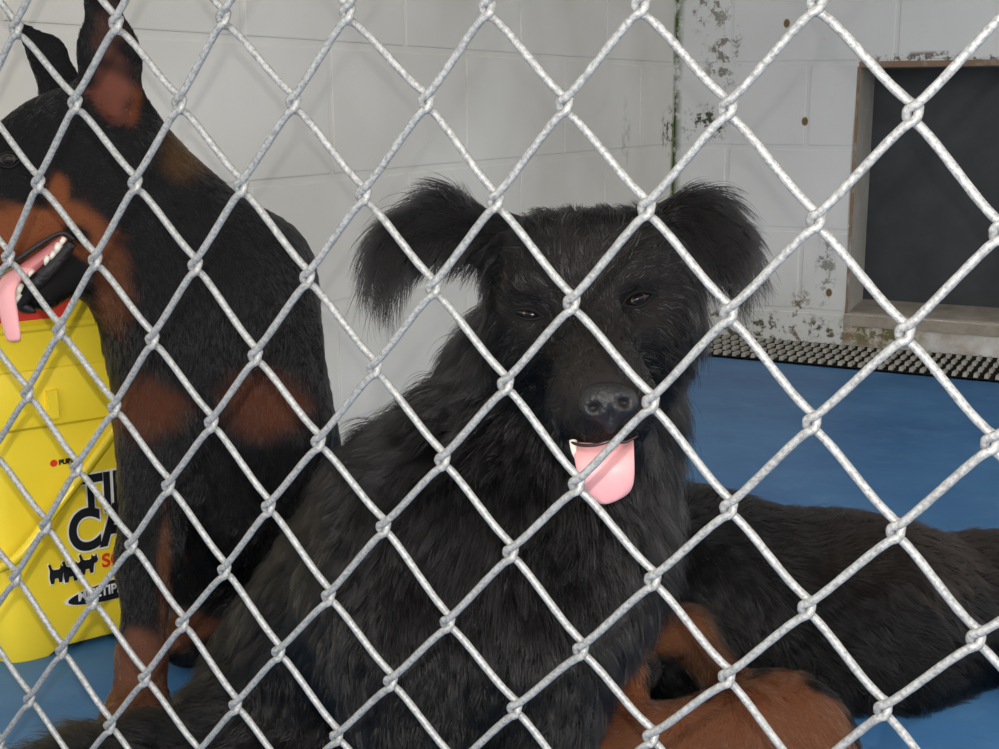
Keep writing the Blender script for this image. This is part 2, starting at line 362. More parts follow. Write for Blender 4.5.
# ------------------------------------------------------------------ sculpting: smooth blended volumes -> one skin
class Sculpt:
    def __init__(s): s.p = []
    def ell(s, c, r, k=.02, rot=0.0, sub=False):
        """ellipsoid, radii along camera right / down / depth, turned by rot in the picture plane"""
        ca, sa = math.cos(rot), math.sin(rot)
        R = TOW @ np.array([[ca, -sa, 0], [sa, ca, 0], [0, 0, 1]])
        s.p.append(('e', np.asarray(c, float), np.asarray(r, float), R, k, sub)); return s
    def cone(s, a, ra, b, rb, k=.02, flat=None, axis=None, sub=False):
        s.p.append(('c', np.asarray(a, float), np.asarray(b, float), ra, rb, flat, None if axis is None else np.asarray(axis, float)/np.linalg.norm(axis), k, sub)); return s
    def chain(s, pts, k=.02, flat=None, axis=None):
        for (a, ra), (b, rb) in zip(pts, pts[1:]): s.cone(a, ra, b, rb, k, flat, axis)
        return s
    def bounds(s, p):
        if p[0] == 'e': m = p[2].max(); return p[1]-m, p[1]+m
        m = max(p[3], p[4]); return np.minimum(p[1], p[2])-m, np.maximum(p[1], p[2])+m
    def mesh(s, vox, smooth=2):
        B = [s.bounds(p) for p in s.p if not p[-1]]
        lo = np.min([b[0] for b in B], 0)-3*vox; hi = np.max([b[1] for b in B], 0)+3*vox
        N = np.ceil((hi-lo)/vox).astype(int)+1
        G = np.full(N, .08, np.float32)
        for p in s.p:
            b0, b1 = s.bounds(p); mg = .03
            i0 = np.clip(((b0-mg-lo)/vox).astype(int), 0, N-1); i1 = np.clip(((b1+mg-lo)/vox).astype(int)+1, 1, N)
            if (i1 <= i0).any(): continue
            ax = [lo[i]+vox*np.arange(i0[i], i1[i]) for i in range(3)]
            Q = np.stack(np.meshgrid(*ax, indexing='ij'), -1).astype(np.float32)
            if p[0] == 'e':
                q = (Q-p[1]) @ p[3]; k0 = np.linalg.norm(q/p[2], axis=-1); k1 = np.linalg.norm(q/p[2]**2, axis=-1)+1e-6
                d = k0*(k0-1)/k1; k = p[4]
            else:
                ab = p[2]-p[1]; t = np.clip(((Q-p[1]) @ ab)/(ab @ ab), 0, 1); v = Q-p[1]-t[..., None]*ab
                if p[5]:
                    w = v @ p[6]; v = v+(w*(1/p[5]-1))[..., None]*p[6]
                d = np.linalg.norm(v, axis=-1)-(p[3]+(p[4]-p[3])*t)
                if p[5]: d = d*(p[5]*.5+.5)
                k = p[7]
            sl = tuple(slice(i0[i], i1[i]) for i in range(3)); g = G[sl]
            if p[-1]:
                d = -d; h = np.maximum(k-np.abs(g-d), 0)/k; G[sl] = np.maximum(g, d)+h*h*k*.25
            else:
                h = np.maximum(k-np.abs(g-d), 0)/k; G[sl] = np.minimum(g, d)-h*h*k*.25
        yy = lo[1]+vox*np.arange(N[1]); fz = np.where(yy < 3, .027*(3-yy), 0)      # whatever rests on the floor lies flat on it
        G = np.maximum(G, (fz[None, :, None]+.003-(lo[2]+vox*np.arange(N[2]))[None, None, :]).astype(np.float32))
        # surface nets
        ins = G < 0; c = np.zeros(N-1, np.int8)
        offs = [(i, j, l) for i in (0, 1) for j in (0, 1) for l in (0, 1)]
        cut = lambda A, o: A[o[0]:N[0]-1+o[0], o[1]:N[1]-1+o[1], o[2]:N[2]-1+o[2]]
        for o in offs: c += cut(ins, o)
        act = (c > 0) & (c < 8); idx = np.full(N-1, -1, np.int32); idx[act] = np.arange(act.sum())
        I = np.argwhere(act); acc = np.zeros((len(I), 3)); cnt = np.zeros(len(I))
        val = {o: G[I[:, 0]+o[0], I[:, 1]+o[1], I[:, 2]+o[2]] for o in offs}
        for o in offs:
            for a in range(3):
                if o[a] == 0:
                    o2 = tuple(o[i]+(i == a) for i in range(3)); v0, v1 = val[o], val[o2]; x = (v0 < 0) != (v1 < 0)
                    t = v0[x]/(v0[x]-v1[x]); pt = np.repeat(np.array([o], float), x.sum(), 0); pt[:, a] = t
                    acc[x] += pt; cnt[x] += 1
        V = lo+vox*(I+acc/cnt[:, None]); Fq = []
        for a in range(3):
            b, d = (a+1) % 3, (a+2) % 3; e = [0, 0, 0]; e[a] = 1
            A = ins; s0 = [slice(1, N[i]-1) for i in range(3)]; s0[a] = slice(0, N[a]-1)
            s1 = list(s0); s1[a] = slice(1, N[a])
            x0, x1 = A[tuple(s0)], A[tuple(s1)]
            for flip, msk in ((False, x0 & ~x1), (True, ~x0 & x1)):
                J = np.argwhere(msk)+np.array([s0[i].start for i in range(3)])
                db = np.zeros(3, int); db[b] = 1; dd = np.zeros(3, int); dd[d] = 1
                q = [idx[tuple((J-u).T)] for u in (db+dd, dd, np.zeros(3, int), db)]
                Fq.append(np.stack(q[::-1] if flip else q, 1))
        Fq = np.concatenate(Fq); Fq = Fq[(Fq >= 0).all(1)]
        ed = np.concatenate([Fq[:, [i, (i+1) % 4]] for i in range(4)])
        for _ in range(smooth):
            sm = np.zeros_like(V); n = np.zeros(len(V))
            np.add.at(sm, ed[:, 0], V[ed[:, 1]]); np.add.at(n, ed[:, 0], 1); np.add.at(sm, ed[:, 1], V[ed[:, 0]]); np.add.at(n, ed[:, 1], 1)
            V = V*.5+.5*sm/np.maximum(n, 1)[:, None]
        return V, Fq

def ground(px, d, h=0.0):
    """the point h above the floor in picture column px, d deep"""
    lo, hi = 0.0, 3000.0
    for _ in range(40):
        m = (lo+hi)/2; p = W(px, m, d)
        if p[2] > floor_z(p[1])+h: lo = m
        else: hi = m
    return W(px, (lo+hi)/2, d)

from mathutils.bvhtree import BVHTree
class Skin:
    """a sculpted body: its mesh object, plus lookups used to seat eyes, noses and hair"""
    def __init__(s, name, sc, vox, mat, parent, paint=None, base=(.012, .011, .011), smooth=2):
        s.V, s.Fq = sc.mesh(vox, smooth); s.paint = paint or []; s.base = base
        s.o = mesh_obj(name, s.V, s.Fq, mat, parent)
        s.tree = BVHTree.FromPolygons(s.V.tolist(), s.Fq.tolist())
        s.o.data.attributes.new('coat', 'FLOAT_COLOR', 'POINT')
        c = s.colour(s.V); s.o.data.attributes['coat'].data.foreach_set('color', np.c_[c, np.ones(len(c))].ravel().astype(np.float32))
    def colour(s, P):
        c = np.repeat(np.array([s.base], float), len(P), 0)
        for ctr, r, col, soft in s.paint:
            q = np.linalg.norm(((P-ctr) @ TOW)/r, axis=1); q = q+.16*np.sin(P[:, 0]*140+P[:, 2]*90)*np.sin(P[:, 2]*170+P[:, 1]*60)
            w = np.clip((1-q)/soft+.5, 0, 1); w = w*w*(3-2*w); c = c*(1-w[:, None])+np.array(col)*w[:, None]
        return c
    def hit(s, px, py):
        r = ray(px, py); h = s.tree.ray_cast(Vector(CAM), Vector(r).normalized())
        return None if h[0] is None else (np.array(h[0]), np.array(h[1]), float((np.array(h[0])-CAM) @ TOW[:, 2]))

def fur(name, skin, guides, count, mat, parent, lift=.35, rad=.00022, keys=6, clump=.55, nclump=None, jit=.18, holes=(), seed=1, grav=.25, fleck=(0, None), front=3.0, curl=0.0, tuft=.22):
    """guides: (px, py, depth, dx, dy, dz, length cm): which way the coat lies and how long it is"""
    rg = np.random.default_rng(seed)
    g = np.array([tuple(q)+(1.0,)*(8-len(q)) for q in guides], float); gp = np.array([W(*q[:3]) for q in g]); gd = g[:, 3:6] @ TOW.T; gd /= np.linalg.norm(gd, axis=1)[:, None]
    V, Q = skin.V, skin.Fq
    T = np.concatenate([Q[:, [0, 1, 2]], Q[:, [0, 2, 3]]])
    nrm = np.cross(V[T[:, 1]]-V[T[:, 0]], V[T[:, 2]]-V[T[:, 0]]); ar = np.linalg.norm(nrm, axis=1)
    cen = V[T].mean(1); tn = nrm/np.maximum(ar, 1e-12)[:, None]
    facing = ((CAM-cen)*tn).sum(1)/np.linalg.norm(CAM-cen, axis=1)
    wgt = ar*np.where(facing > -.35, front, 1.0)
    wgt *= np.where(cen[:, 2] < .02, 0, 1)
    pick = rg.choice(len(T), count, p=wgt/wgt.sum()); u = rg.random((count, 2)); fl = u.sum(1) > 1; u[fl] = 1-u[fl]
    A = V[T[pick]]; P = A[:, 0]+u[:, :1]*(A[:, 1]-A[:, 0])+u[:, 1:]*(A[:, 2]-A[:, 0])
    vn = np.zeros_like(V)
    for i in range(3): np.add.at(vn, T[:, i], nrm)
    vn /= np.maximum(np.linalg.norm(vn, axis=1), 1e-12)[:, None]
    N = vn[T[pick]].mean(1); N /= np.linalg.norm(N, axis=1)[:, None]
    for hp, hr in holes:
        keep = np.linalg.norm(((P-hp) @ TOW)/hr, axis=1) > 1; P, N = P[keep], N[keep]
    n = len(P)
    d2 = ((P[:, None, :]-gp[None])**2).sum(-1) if n*len(gp) < 2e7 else None
    w = 1/(d2+1e-4)**2.2; w /= w.sum(1)[:, None]
    D = w @ gd; L = (w @ g[:, 6])*.01
    D -= N*(D*N).sum(1)[:, None]; D /= np.maximum(np.linalg.norm(D, axis=1), 1e-6)[:, None]
    # low frequency swirl + per hair scatter
    ph = np.sin(P @ np.array([61., 37, 53]))+np.sin(P @ np.array([-43., 71, 29])+1.3)
    side = np.cross(N, D); D = D+side*(ph*.16)[:, None]+rg.normal(0, jit, (n, 3)); D -= N*(D*N).sum(1)[:, None]; D /= np.linalg.norm(D, axis=1)[:, None]
    nc = nclump or max(10, n//28); ci = rg.choice(n, nc, replace=False)
    kd = kdtree.KDTree(nc)
    for j, i in enumerate(ci): kd.insert(P[i], j)
    kd.balance(); oj = np.array([kd.find(p)[1] for p in P]); own = ci[oj]
    D = D+rg.normal(0, tuft, (nc, 3))[oj]; D -= N*(D*N).sum(1)[:, None]; D /= np.linalg.norm(D, axis=1)[:, None]
    L *= rg.uniform(.6, 1.25, n)*rg.uniform(.75, 1.2, nc)[oj]
    lf = lift*(w @ (g[:, 7] if g.shape[1] > 7 else np.ones(len(g))))*np.clip(.75+25*L, .75, 1.9)*rg.uniform(.5, 1.5, n)*rg.uniform(.6, 1.4, nc)[oj]
    t = np.linspace(0, 1, keys)
    K = np.zeros((n, keys, 3)); K[:, 0] = P-N*.0003; dirn = D*np.cos(lf)[:, None]+N*np.sin(lf)[:, None]
    for k in range(1, keys):
        step = dirn+D*.5*t[k]+np.array([0, 0, -grav])*t[k]*np.minimum(L*40, 1.2)[:, None]
        if curl: step = step+curl*(side*np.sin(6*t[k]+ph*9)[:, None]+N*np.cos(6*t[k]+ph*9)[:, None])
        step /= np.linalg.norm(step, axis=1)[:, None]; K[:, k] = K[:, k-1]+step*(L/(keys-1))[:, None]; dirn = step
    off = K[own]-P[own][:, None]+P[:, None]; pull = K[own]
    cf = (clump*t**1.3)[None, :, None]*rg.uniform(.5, 1.2, n)[:, None, None]
    cf = np.minimum(cf, 1); near = (np.linalg.norm(P-P[own], axis=1) < .02)[:, None, None]
    K = np.where(near, K*(1-cf)+pull*cf*.8+off*cf*.2, K)
    h = bpy.data.hair_curves.new(name); h.add_curves([keys]*n)
    loc = K-origin(parent)
    h.attributes['position'].data.foreach_set('vector', loc.reshape(-1).astype(np.float32))
    ra = h.attributes.new('radius', 'FLOAT', 'POINT'); rr = (rad*rg.uniform(.7, 1.3, n))[:, None]*(1-.85*t**1.5)[None]
    ra.data.foreach_set('value', rr.ravel().astype(np.float32))
    c = skin.colour(P)*rg.uniform(.75, 1.3, n)[:, None]
    if fleck[0]:
        pk = (rg.random(n) < fleck[0]) & (np.linalg.norm((P-fleck[2])/fleck[3], axis=1) < 1); c[pk] = np.array(fleck[1])
    at = h.attributes.new('coat', 'FLOAT_COLOR', 'CURVE'); at.data.foreach_set('color', np.c_[c, np.ones(n)].ravel().astype(np.float32))
    h.materials.append(mat)
    return link(bpy.data.objects.new(name, h), parent)

def coat_skin(name, rough=.75):
    m = NT(name); a = m.n('ShaderNodeAttribute', _attribute_name='coat'); m.base(a.outputs['Color'], rough, .06); return m.m
def coat_hair(name, rough=.16, rr=.3):
    m = bpy.data.materials.new(name); m.use_nodes = True; t = m.node_tree; t.nodes.clear()
    a = t.nodes.new('ShaderNodeAttribute'); a.attribute_name = 'coat'
    b = t.nodes.new('ShaderNodeBsdfHairPrincipled'); b.parametrization = 'COLOR'
    b.inputs['Roughness'].default_value = rough; b.inputs['Radial Roughness'].default_value = rr
    b.inputs['Random Roughness'].default_value = .2; b.inputs['IOR'].default_value = 1.34
    o = t.nodes.new('ShaderNodeOutputMaterial'); t.links.new(a.outputs['Color'], b.inputs['Color']); t.links.new(b.outputs[0], o.inputs[0]); return m
SKIN, HAIR = coat_skin('coat_skin'), coat_hair('coat_hair')
GLOSS_SKIN = simple('bare_black_skin', (.012, .011, .011), .42, .42, var=.12, scale=420, bump=.5)
TONGUE = simple('pink_tongue', (.78, .37, .37), .45, .4, var=.05, scale=60, sss=.25, bump=.12)
TOOTH = simple('tooth_ivory', (.75, .70, .58), .35, .5, var=.08)

#@@BUCKET
# ------------------------------------------------------------------ yellow litter pail behind the left dog's leg
def build_pail():
    d0 = 1.33; p0 = ground(60, d0)                       # a point of the front face's foot
    ux = np.array([.41, .912, 0.0]); ux /= np.linalg.norm(ux); nx = np.array([ux[1], -ux[0], 0.0])   # along the face, out of the face
    Wd, Dp = .19, .20
    CU = .0375                                             # the print sits right of the middle
    c0 = p0+ux*(.068-CU)-nx*(Dp/2); c0[2] = floor_z(c0[1])
    root = empty('litter_pail', c0); tag(root, 'yellow plastic cat litter pail with bail handle beside the left wall', 'pail')
    yel = NT('yellow_plastic'); p = yel.pos(); a = yel.noise(p, 26, 5, .7)
    c = yel.mix(yel.ramp(yel.noise(p, 5, 3), .3, .7), (.84, .60, .022, 1), (.90, .69, .045, 1))
    c = yel.mix(yel.math('MULTIPLY', yel.ramp(a, .62, .74), .35), c, (.85, .72, .34, 1)); yel.base(c, .38, .45); yel.bump(yel.noise(p, 14, 3), .12, .003)
    ORI = np.array([c0[0], c0[1], c0[2]])
    def pt(u, v, z): return ORI+ux*u+nx*v+np.array([0, 0, z])
    def ring(w, dpt, rad, n=6):
        out = []
        for sx, sy, a0 in ((1, 1, 0), (-1, 1, 90), (-1, -1, 180), (1, -1, 270)):
            for k in range(n+1):
                a = math.radians(a0+90*k/n); out.append((sx*(w/2-rad)+rad*math.cos(a), sy*(dpt/2-rad)+rad*math.sin(a)))
        # extra samples along the four straight sides
        res = []
        for i in range(len(out)):
            p, q = np.array(out[i]), np.array(out[(i+1) % len(out)]); L = np.linalg.norm(q-p); m = 14 if L > .05 else 1
            for k in range(m): res.append(p+(q-p)*k/m)
        return res
    def loft(levels, cap_top=True, foot=False):
        V, Fc, n = [], [], None
        for li, (z, grow) in enumerate(levels):
            r = ring(Wd+grow, Dp+grow, .026); n = len(r)
            for u, v in r:
                zz = z
                if foot and li < 2:
                    s = lambda x, a, b: max(0.0, min(1.0, (x-a)/(b-a)))
                    zz += .009*min(s(u, -.040, -.026), s(-u, -.058, -.044))*(1 if abs(v) > Dp/2-.03 else 0)
                V.append(pt(u, v, zz))
        for i in range(len(levels)-1):
            for k in range(n): Fc.append((i*n+k, i*n+(k+1) % n, (i+1)*n+(k+1) % n, (i+1)*n+k))
        Fc.append(tuple(range(n))[::-1]); Fc.append(tuple((len(levels)-1)*n+k for k in range(n)))
        return V, Fc
    def shade(o):
        m = o.modifiers.new('smooth', 'EDGE_SPLIT'); m.split_angle = math.radians(35); return o
    tap = lambda z: -.022+.022*z/.25                       # the pail widens upwards
    v, f = loft([(0.0, tap(0)-.006), (.006, tap(0)), (.06, tap(.06)), (.15, tap(.15)), (.243, tap(.243)), (.247, tap(.25)+.012), (.252, tap(.25)+.014), (.300, tap(.3)+.013), (.304, tap(.3)+.009)], foot=True)
    shade(mesh_obj('pail_body', v, f, yel.m, root))
    v, f = loft([(.303, .012), (.304, .020), (.340, .022), (.343, .027), (.347, .027), (.351, .021), (.372, .021), (.376, .026), (.380, .024), (.396, .018), (.399, .010)])
    shade(mesh_obj('lid', v, f, yel.m, root))
    # ribs and lugs on the collar
    for u in (-.0225, .06):
        bm = bmesh.new()
        vs = [bm.verts.new(pt(u+du, Dp/2+.006+dv, z)) for z in (.254, .282) for du, dv in ((-.006, -.004), (.006, -.004), (.005, .007), (-.005, .007))]
        for q in ((0, 1, 2, 3), (4, 7, 6, 5), (0, 4, 5, 1), (1, 5, 6, 2), (2, 6, 7, 3), (3, 7, 4, 0)): bm.faces.new([vs[i] for i in q])
        bm_obj('lug', bm, yel.m, root)
    # bail handle swung down across the front
    fv = Dp/2+.016
    hp = [pt(.1015, .0, .262), pt(.1025, fv-.030, .266), pt(.082, fv-.002, .272), pt(.058, fv+.001, .261), pt(.0325, fv, .229), pt(-.0235, fv-.002, .168), pt(-.0755, fv-.004, .118), pt(-.0995, fv-.035, .13), pt(-.1015, 0, .262)]
    v, f = tube(catmull(hp, 8), .0052, 10); mesh_obj('handle', v, f, simple('handle_yellow', (.80, .60, .02), .3, .5, var=.05), root)
    # printed face: plane of the front wall, leaning out with the taper
    black = simple('print_black', (.012, .012, .014), .45, .4); white = simple('print_white', (.80, .79, .74), .45, .4, var=.06); red = simple('print_red', (.75, .045, .02), .4, .45, var=.06)
    up = pt(0, Dp/2+.011, .25)-pt(0, Dp/2, 0.0); up /= np.linalg.norm(up); nn = np.cross(ux, up); nn = nn if nn @ nx > 0 else -nn
    def fp(u, z, lift=.0008):                               # face coordinates -> world
        return pt(u+CU, (Dp+tap(z))/2+lift, z)
    def lettering(txt, u, z, size, mat, lift, offset=0.0, sx=1.0, bold=0.0, shear=0.0, name='lettering'):
        cu = bpy.data.curves.new(name, 'FONT'); cu.body = txt; cu.size = size; cu.extrude = .0002; cu.offset = offset; cu.shear = shear
        t0 = link(bpy.data.objects.new(name, cu)); me = bpy.data.meshes.new_from_object(t0); bpy.data.objects.remove(t0); bpy.data.curves.remove(cu)
        me.materials.clear(); me.materials.append(mat); o = link(bpy.data.objects.new(name, me), root)
        R = Matrix([[ux[i]*sx, up[i], nn[i]] for i in range(3)]).to_4x4(); q = fp(u, z, lift)-ORI
        o.matrix_basis = Matrix.Translation(q) @ R; return o
    def poly(pts, mat, lift, name):
        V = [fp(u, z, lift) for u, z in pts]+[fp(u, z, lift-.0006) for u, z in pts]; n = len(pts)
        return mesh_obj(name, V, [tuple(range(n)), tuple(range(2*n-1, n-1, -1))]+[(i, (i+1) % n, n+(i+1) % n, n+i) for i in range(n)], mat, root, False)
    for txt, u, z, s, sx in (('TIDY', -.036, .1475, .056, .72), ('CATS', -.049, .110, .060, .80)):
        lettering(txt, u, z, s, white, .0010, .0040, sx); lettering(txt, u, z, s, black, .0016, .0020, sx)
    lettering('SCOOP', -.016, .086, .020, red, .0012, .0006)
    lettering('PURINA', -.054, .2035, .0068, black, .0012, .0004)
    poly([(-.059+.0036*math.cos(a), .2058+.0036*math.sin(a)) for a in np.linspace(0, 6.283, 17)[:-1]], red, .0010, 'round_mark')
    el = lambda s: [(.022+s*.075*math.cos(a), .0605+.0115*s*math.sin(a)+.004*math.cos(a)) for a in np.linspace(0, 6.283, 41)[:-1]]
    poly(el(1.05), white, .0010, 'oval'); poly(el(1.0), black, .0014, 'oval')
    lettering('MULTIPLE CATS', -.043, .0555, .0145, white, .0019, .0004, .85)
    cat = [(0, 0), (.003, 0), (.0042, .005), (.0075, .005), (.0085, 0), (.0115, 0), (.0122, .007), (.0130, .0095), (.0158, .0105), (.0168, .013), (.0158, .016), (.0155, .019), (.0138, .0168), (.0122, .0168), (.0108, .019), (.0102, .0155), (.0085, .0142), (.004, .0145), (.002, .0158), (.0002, .0215), (-.0020, .0205), (-.0004, .0145), (-.0012, .007)]
    for k, (u, z, s) in enumerate(((-.069, .080, 1.0), (-.054, .079, 1.1), (-.037, .083, 1.05))):
        cx, cz = .007, .009
        poly([(u+cx+(x-cx)*s*1.0+np.sign(x-cx)*.0011, z+cz+(y-cz)*s+np.sign(y-cz)*.0011) for x, y in cat], white, .0010, 'cat_print')
        poly([(u+cx+(x-cx)*s, z+cz+(y-cz)*s) for x, y in cat], black, .0014, 'cat_print')
    # red panel printed on the lid's skirt
    V = [pt(u, Dp/2+.0132, z) for u, z in ((-.087, .3525), (-.001, .3525), (.009, .371), (-.087, .371))]; V += [q-nx*.002 for q in V]
    mesh_obj('red_panel', V, [(0, 1, 2, 3), (7, 6, 5, 4), (0, 4, 5, 1), (1, 5, 6, 2), (2, 6, 7, 3), (3, 7, 4, 0)], red, root, False)
build_pail()
#@@BLACK
# ------------------------------------------------------------------ black shaggy dog in the middle
def E_(sc, px, py, d, rx, ry, rz, k=.02, rot=0.0, sub=False): sc.ell(W(px, py, d), (M(rx, d), M(ry, d), M(rz, d)), k, rot, sub)
def C_(sc, a, b, k=.02, flat=None, axis=None): sc.cone(W(*a[:3]), M(a[3], a[2]), W(*b[:3]), M(b[3], b[2]), k, flat, axis)

LID = simple('dark_eyelid', (.008, .007, .007), .7, .2)
def almond_eye(name, skin, px, py, hw, hh, rot, parent, sink=.3, iris=(.022, .010, .005, 1)):
    hp, n, d = skin.hit(px, py)
    m = NT('dark_eye'); v = m.coord(); x, y, z = m.sepxyz(v)
    m.base((.006, .005, .005, 1), .16, .3)
    ca, sa = math.cos(rot), math.sin(rot); V, Fc = [], []
    rw, rh, rd = M(hw, d), M(hh, d), M(hw*.55, d)
    nu, nv = 20, 10; c = hp+TOW @ np.array([0, 0, rd*sink])
    for i in range(nv+1):
        th = math.pi*i/nv
        for k in range(nu):
            ph = 2*math.pi*k/nu; X = math.sin(th)*math.cos(ph); Y = math.sin(th)*math.sin(ph); Z = math.cos(th)
            Y *= (1-abs(X)**2.2*.55); X, Y = X*rw, Y*rh
            V.append(c+TOW @ np.array([X*ca-Y*sa, X*sa+Y*ca, -Z*rd]))
    for i in range(nv):
        for k in range(nu): Fc.append((i*nu+k, i*nu+(k+1) % nu, (i+1)*nu+(k+1) % nu, (i+1)*nu+k))
    o = mesh_obj(name, V, Fc, m.m, parent)
    im = simple('brown_iris', iris, .2, .3, var=.2, scale=900)
    e = c+TOW @ np.array([0, 0, -rd*.96]); V2 = [e]; F2 = []
    for k in range(18):
        ph = 2*math.pi*k/18; X, Y = math.cos(ph)*rh*1.15, math.sin(ph)*rh*.8
        q = 1-(X/rw)**2-(Y/rh)**2; V2.append(c+TOW @ np.array([X*ca-Y*sa, X*sa+Y*ca, -rd*math.sqrt(max(q, .01))-.0003]))
    F2 = [(0, k+1, (k+1) % 18+1) for k in range(18)]
    mesh_obj('iris', V2, F2, im, o)
    # lids: two soft rims hugging the slit
    for sgn in (-1, 1):
        pts = []
        for s in np.linspace(-1.12, 1.12, 9):
            X, Y = s*rw, sgn*rh*1.05*max(1-abs(s)**2.0, -.05)
            h2 = skin.hit(px+(X*ca-Y*sa)*F/d, py+(X*sa+Y*ca)*F/d)
            z = (h2[2] if h2 else d)
            pts.append(W(px+(X*ca-Y*sa)*F/d, py+(X*sa+Y*ca)*F/d, min(z, d+.004)-.0006))
        v, f = tube(catmull(pts, 3), M(1.8, d), 7); mesh_obj('eyelid', v, f, LID, o)
    return hp, d

def build_black_dog():
    base = ground(430, 1.0); root = empty('dog', base)
    tag(root, 'black shaggy dog with floppy ears and pink tongue hanging out, facing the fence', 'dog')
    sc = Sculpt(); E, C = (lambda *a, **k: E_(sc, *a, **k)), (lambda *a, **k: C_(sc, *a, **k))
    # trunk
    C((555, 395, .99, 108), (515, 540, .98, 112), .05)
    C((600, 430, .97, 60), (600, 540, .96, 60), .05)
    E(548, 590, .95, 86, 110, 80, .05)
    C((440, 545, 1.0, 128), (318, 678, 1.10, 104), .06)
    E(415, 615, .94, 92, 130, 70, .05, rot=.15)
    E(300, 775, 1.08, 88, 95, 90, .05)
    for px, top, r0, r1, r2, d in ((425, 650, 70, 46, 33, .91), (552, 640, 54, 38, 30, .90)):
        g = ground(px-4, d, .032)
        sc.cone(W(px, top, d), M(r0, d), W(px-2, 800, d), M(r1, d), .04); sc.cone(W(px-2, 800, d), M(r1, d), g, M(r2, d), .03)
        sc.ell(g+np.array([0, -.03, -.008]), (.03, .022, .045), .02)
    for px in (250, 345):
        g = ground(px, 1.0, .03); sc.cone(W(px, 770, 1.06), .07, g, .032, .04); sc.ell(g+np.array([.02, -.03, -.006]), (.032, .022, .05), .02)
    # tail lying along the floor to the left
    tp = [ground(285, 1.08, .06), ground(215, 1.06, .040), ground(150, 1.06, .034), ground(85, 1.065, .026), ground(25, 1.07, .016)]
    sc.chain(list(zip(tp, (.05, .03, .024, .018, .01))), .02)
    # head
    E(590, 278, .91, 90, 62, 78, .03); E(546, 262, .90, 36, 33, 40, .03); E(638, 256, .90, 34, 33, 40, .03)
    E(588, 270, .875, 68, 42, 42, .03)
    E(534, 338, .905, 44, 54, 58, .03); E(655, 330, .905, 42, 56, 58, .03)
    C((588, 322, .875, 46), (605, 398, .795, 36), .03)
    E(602, 402, .81, 48, 34, 36, .025)
    E(584, 415, .81, 22, 20, 26, .02); E(626, 412, .81, 20, 20, 26, .02)
    E(540, 288, .855, 24, 13, 16, .02, rot=.1); E(630, 277, .855, 24, 13, 16, .02, rot=-.2)
    E(530, 314, .852, 20, 11, 14, .015, sub=True); E(638, 302, .852, 20, 11, 14, .015, sub=True)
    C((600, 420, .90, 38), (606, 452, .83, 22), .03)
    # ears: flaps that rise, fold over and hang
    C((500, 245, .925, 30), (442, 224, .915, 25), .02, .45, TOW[:, 2]); C((442, 224, .915, 25), (400, 246, .905, 20), .02, .4, TOW[:, 2]); C((400, 246, .905, 20), (378, 280, .90, 9), .02, .4, TOW[:, 2])
    C((658, 238, .925, 30), (700, 226, .915, 27), .02, .45, TOW[:, 2]); C((700, 226, .915, 27), (728, 252, .905, 20), .02, .4, TOW[:, 2]); C((728, 252, .905, 20), (738, 276, .90, 9), .02, .4, TOW[:, 2])
    r = lambda a, b, c, d: np.array([M(a, d), M(b, d), M(c, d)])
    FACE = (.019, .0162, .0150)                           # sheen of the short face hair, painted in as lighter, browner tones
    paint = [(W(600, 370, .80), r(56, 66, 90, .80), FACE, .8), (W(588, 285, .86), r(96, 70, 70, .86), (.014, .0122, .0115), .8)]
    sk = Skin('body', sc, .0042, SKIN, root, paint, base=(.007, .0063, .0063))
    holes = []
    for px, py, hw, hh, rot in ((528, 314, 15.5, 5.0, .16), (638, 299, 17, 7.0, -.34)):
        hp, d = almond_eye('eye', sk, px, py, hw, hh, rot, root); holes.append((hp, (M(20, d), M(8.5, d), .03)))
    # nose leather
    nz = Sculpt(); E2 = lambda *a, **k: E_(nz, *a, **k)
    hp, n, d0 = sk.hit(607, 398); d = d0+.008
    E2(607, 398, d, 29, 19, 20, .008); E2(596, 408, d-.002, 17, 13, 16, .006); E2(620, 405, d-.002, 17, 13, 16, .006); E2(610, 420, d, 9, 14, 12, .006)
    E2(594, 408, d-.014, 7, 4.5, 13, .004, rot=-.3, sub=True); E2(625, 403, d-.014, 7, 4.5, 13, .004, rot=.2, sub=True)
    E2(611, 420, d-.012, 1.6, 12, 8, .003, sub=True)
    v, f = nz.mesh(.0011, 2); mesh_obj('nose', v, f, GLOSS_SKIN, root)
    holes.append((W(607, 400, d), (M(29, d), M(21, d), .05)))
    # lips, tongue, tooth
    hl = sk.hit(603, 430)[2]
    lip = [W(568, 441, hl+.014), W(580, 445, hl+.004), W(595, 445, hl-.001), W(611, 441, hl-.002), W(625, 442, hl+.001), W(637, 436, hl+.012)]
    v, f = tube(catmull(lip, 5), M(1.7, hl), 8); mesh_obj('lip', v, f, simple('wet_lip', (.035, .011, .010), .3, .5), root)
    rows = [(604, 430, 30, .03), (604, 445, 31, .008), (605, 460, 30.5, -.003), (607, 475, 29, -.004), (609, 490, 26, -.001), (610.5, 499, 18, .002), (611, 503.5, 7, .004)]
    V, Fc = [], []; nu = 18
    for (cx, cy, hw, dz) in rows:
        for k in range(nu):
            a = 2*math.pi*k/nu; X = math.cos(a); Y = math.sin(a)
            groove = .0022*math.exp(-(X*3.2)**2) if Y < 0 else 0
            V.append(W(cx+X*hw, cy-X*3, hl+dz)+TOW[:, 2]*(Y*.0045*(.6+.4*abs(X))+groove+.004*X*X))
    for i in range(len(rows)-1):
        for k in range(nu): Fc.append((i*nu+k, i*nu+(k+1) % nu, (i+1)*nu+(k+1) % nu, (i+1)*nu+k))
    Fc.append(tuple(range(nu))); Fc.append(tuple((len(rows)-1)*nu+k for k in range(nu)))
    o = mesh_obj('tongue', V, Fc, TONGUE, root); o.modifiers.new('sub', 'SUBSURF').render_levels = 2
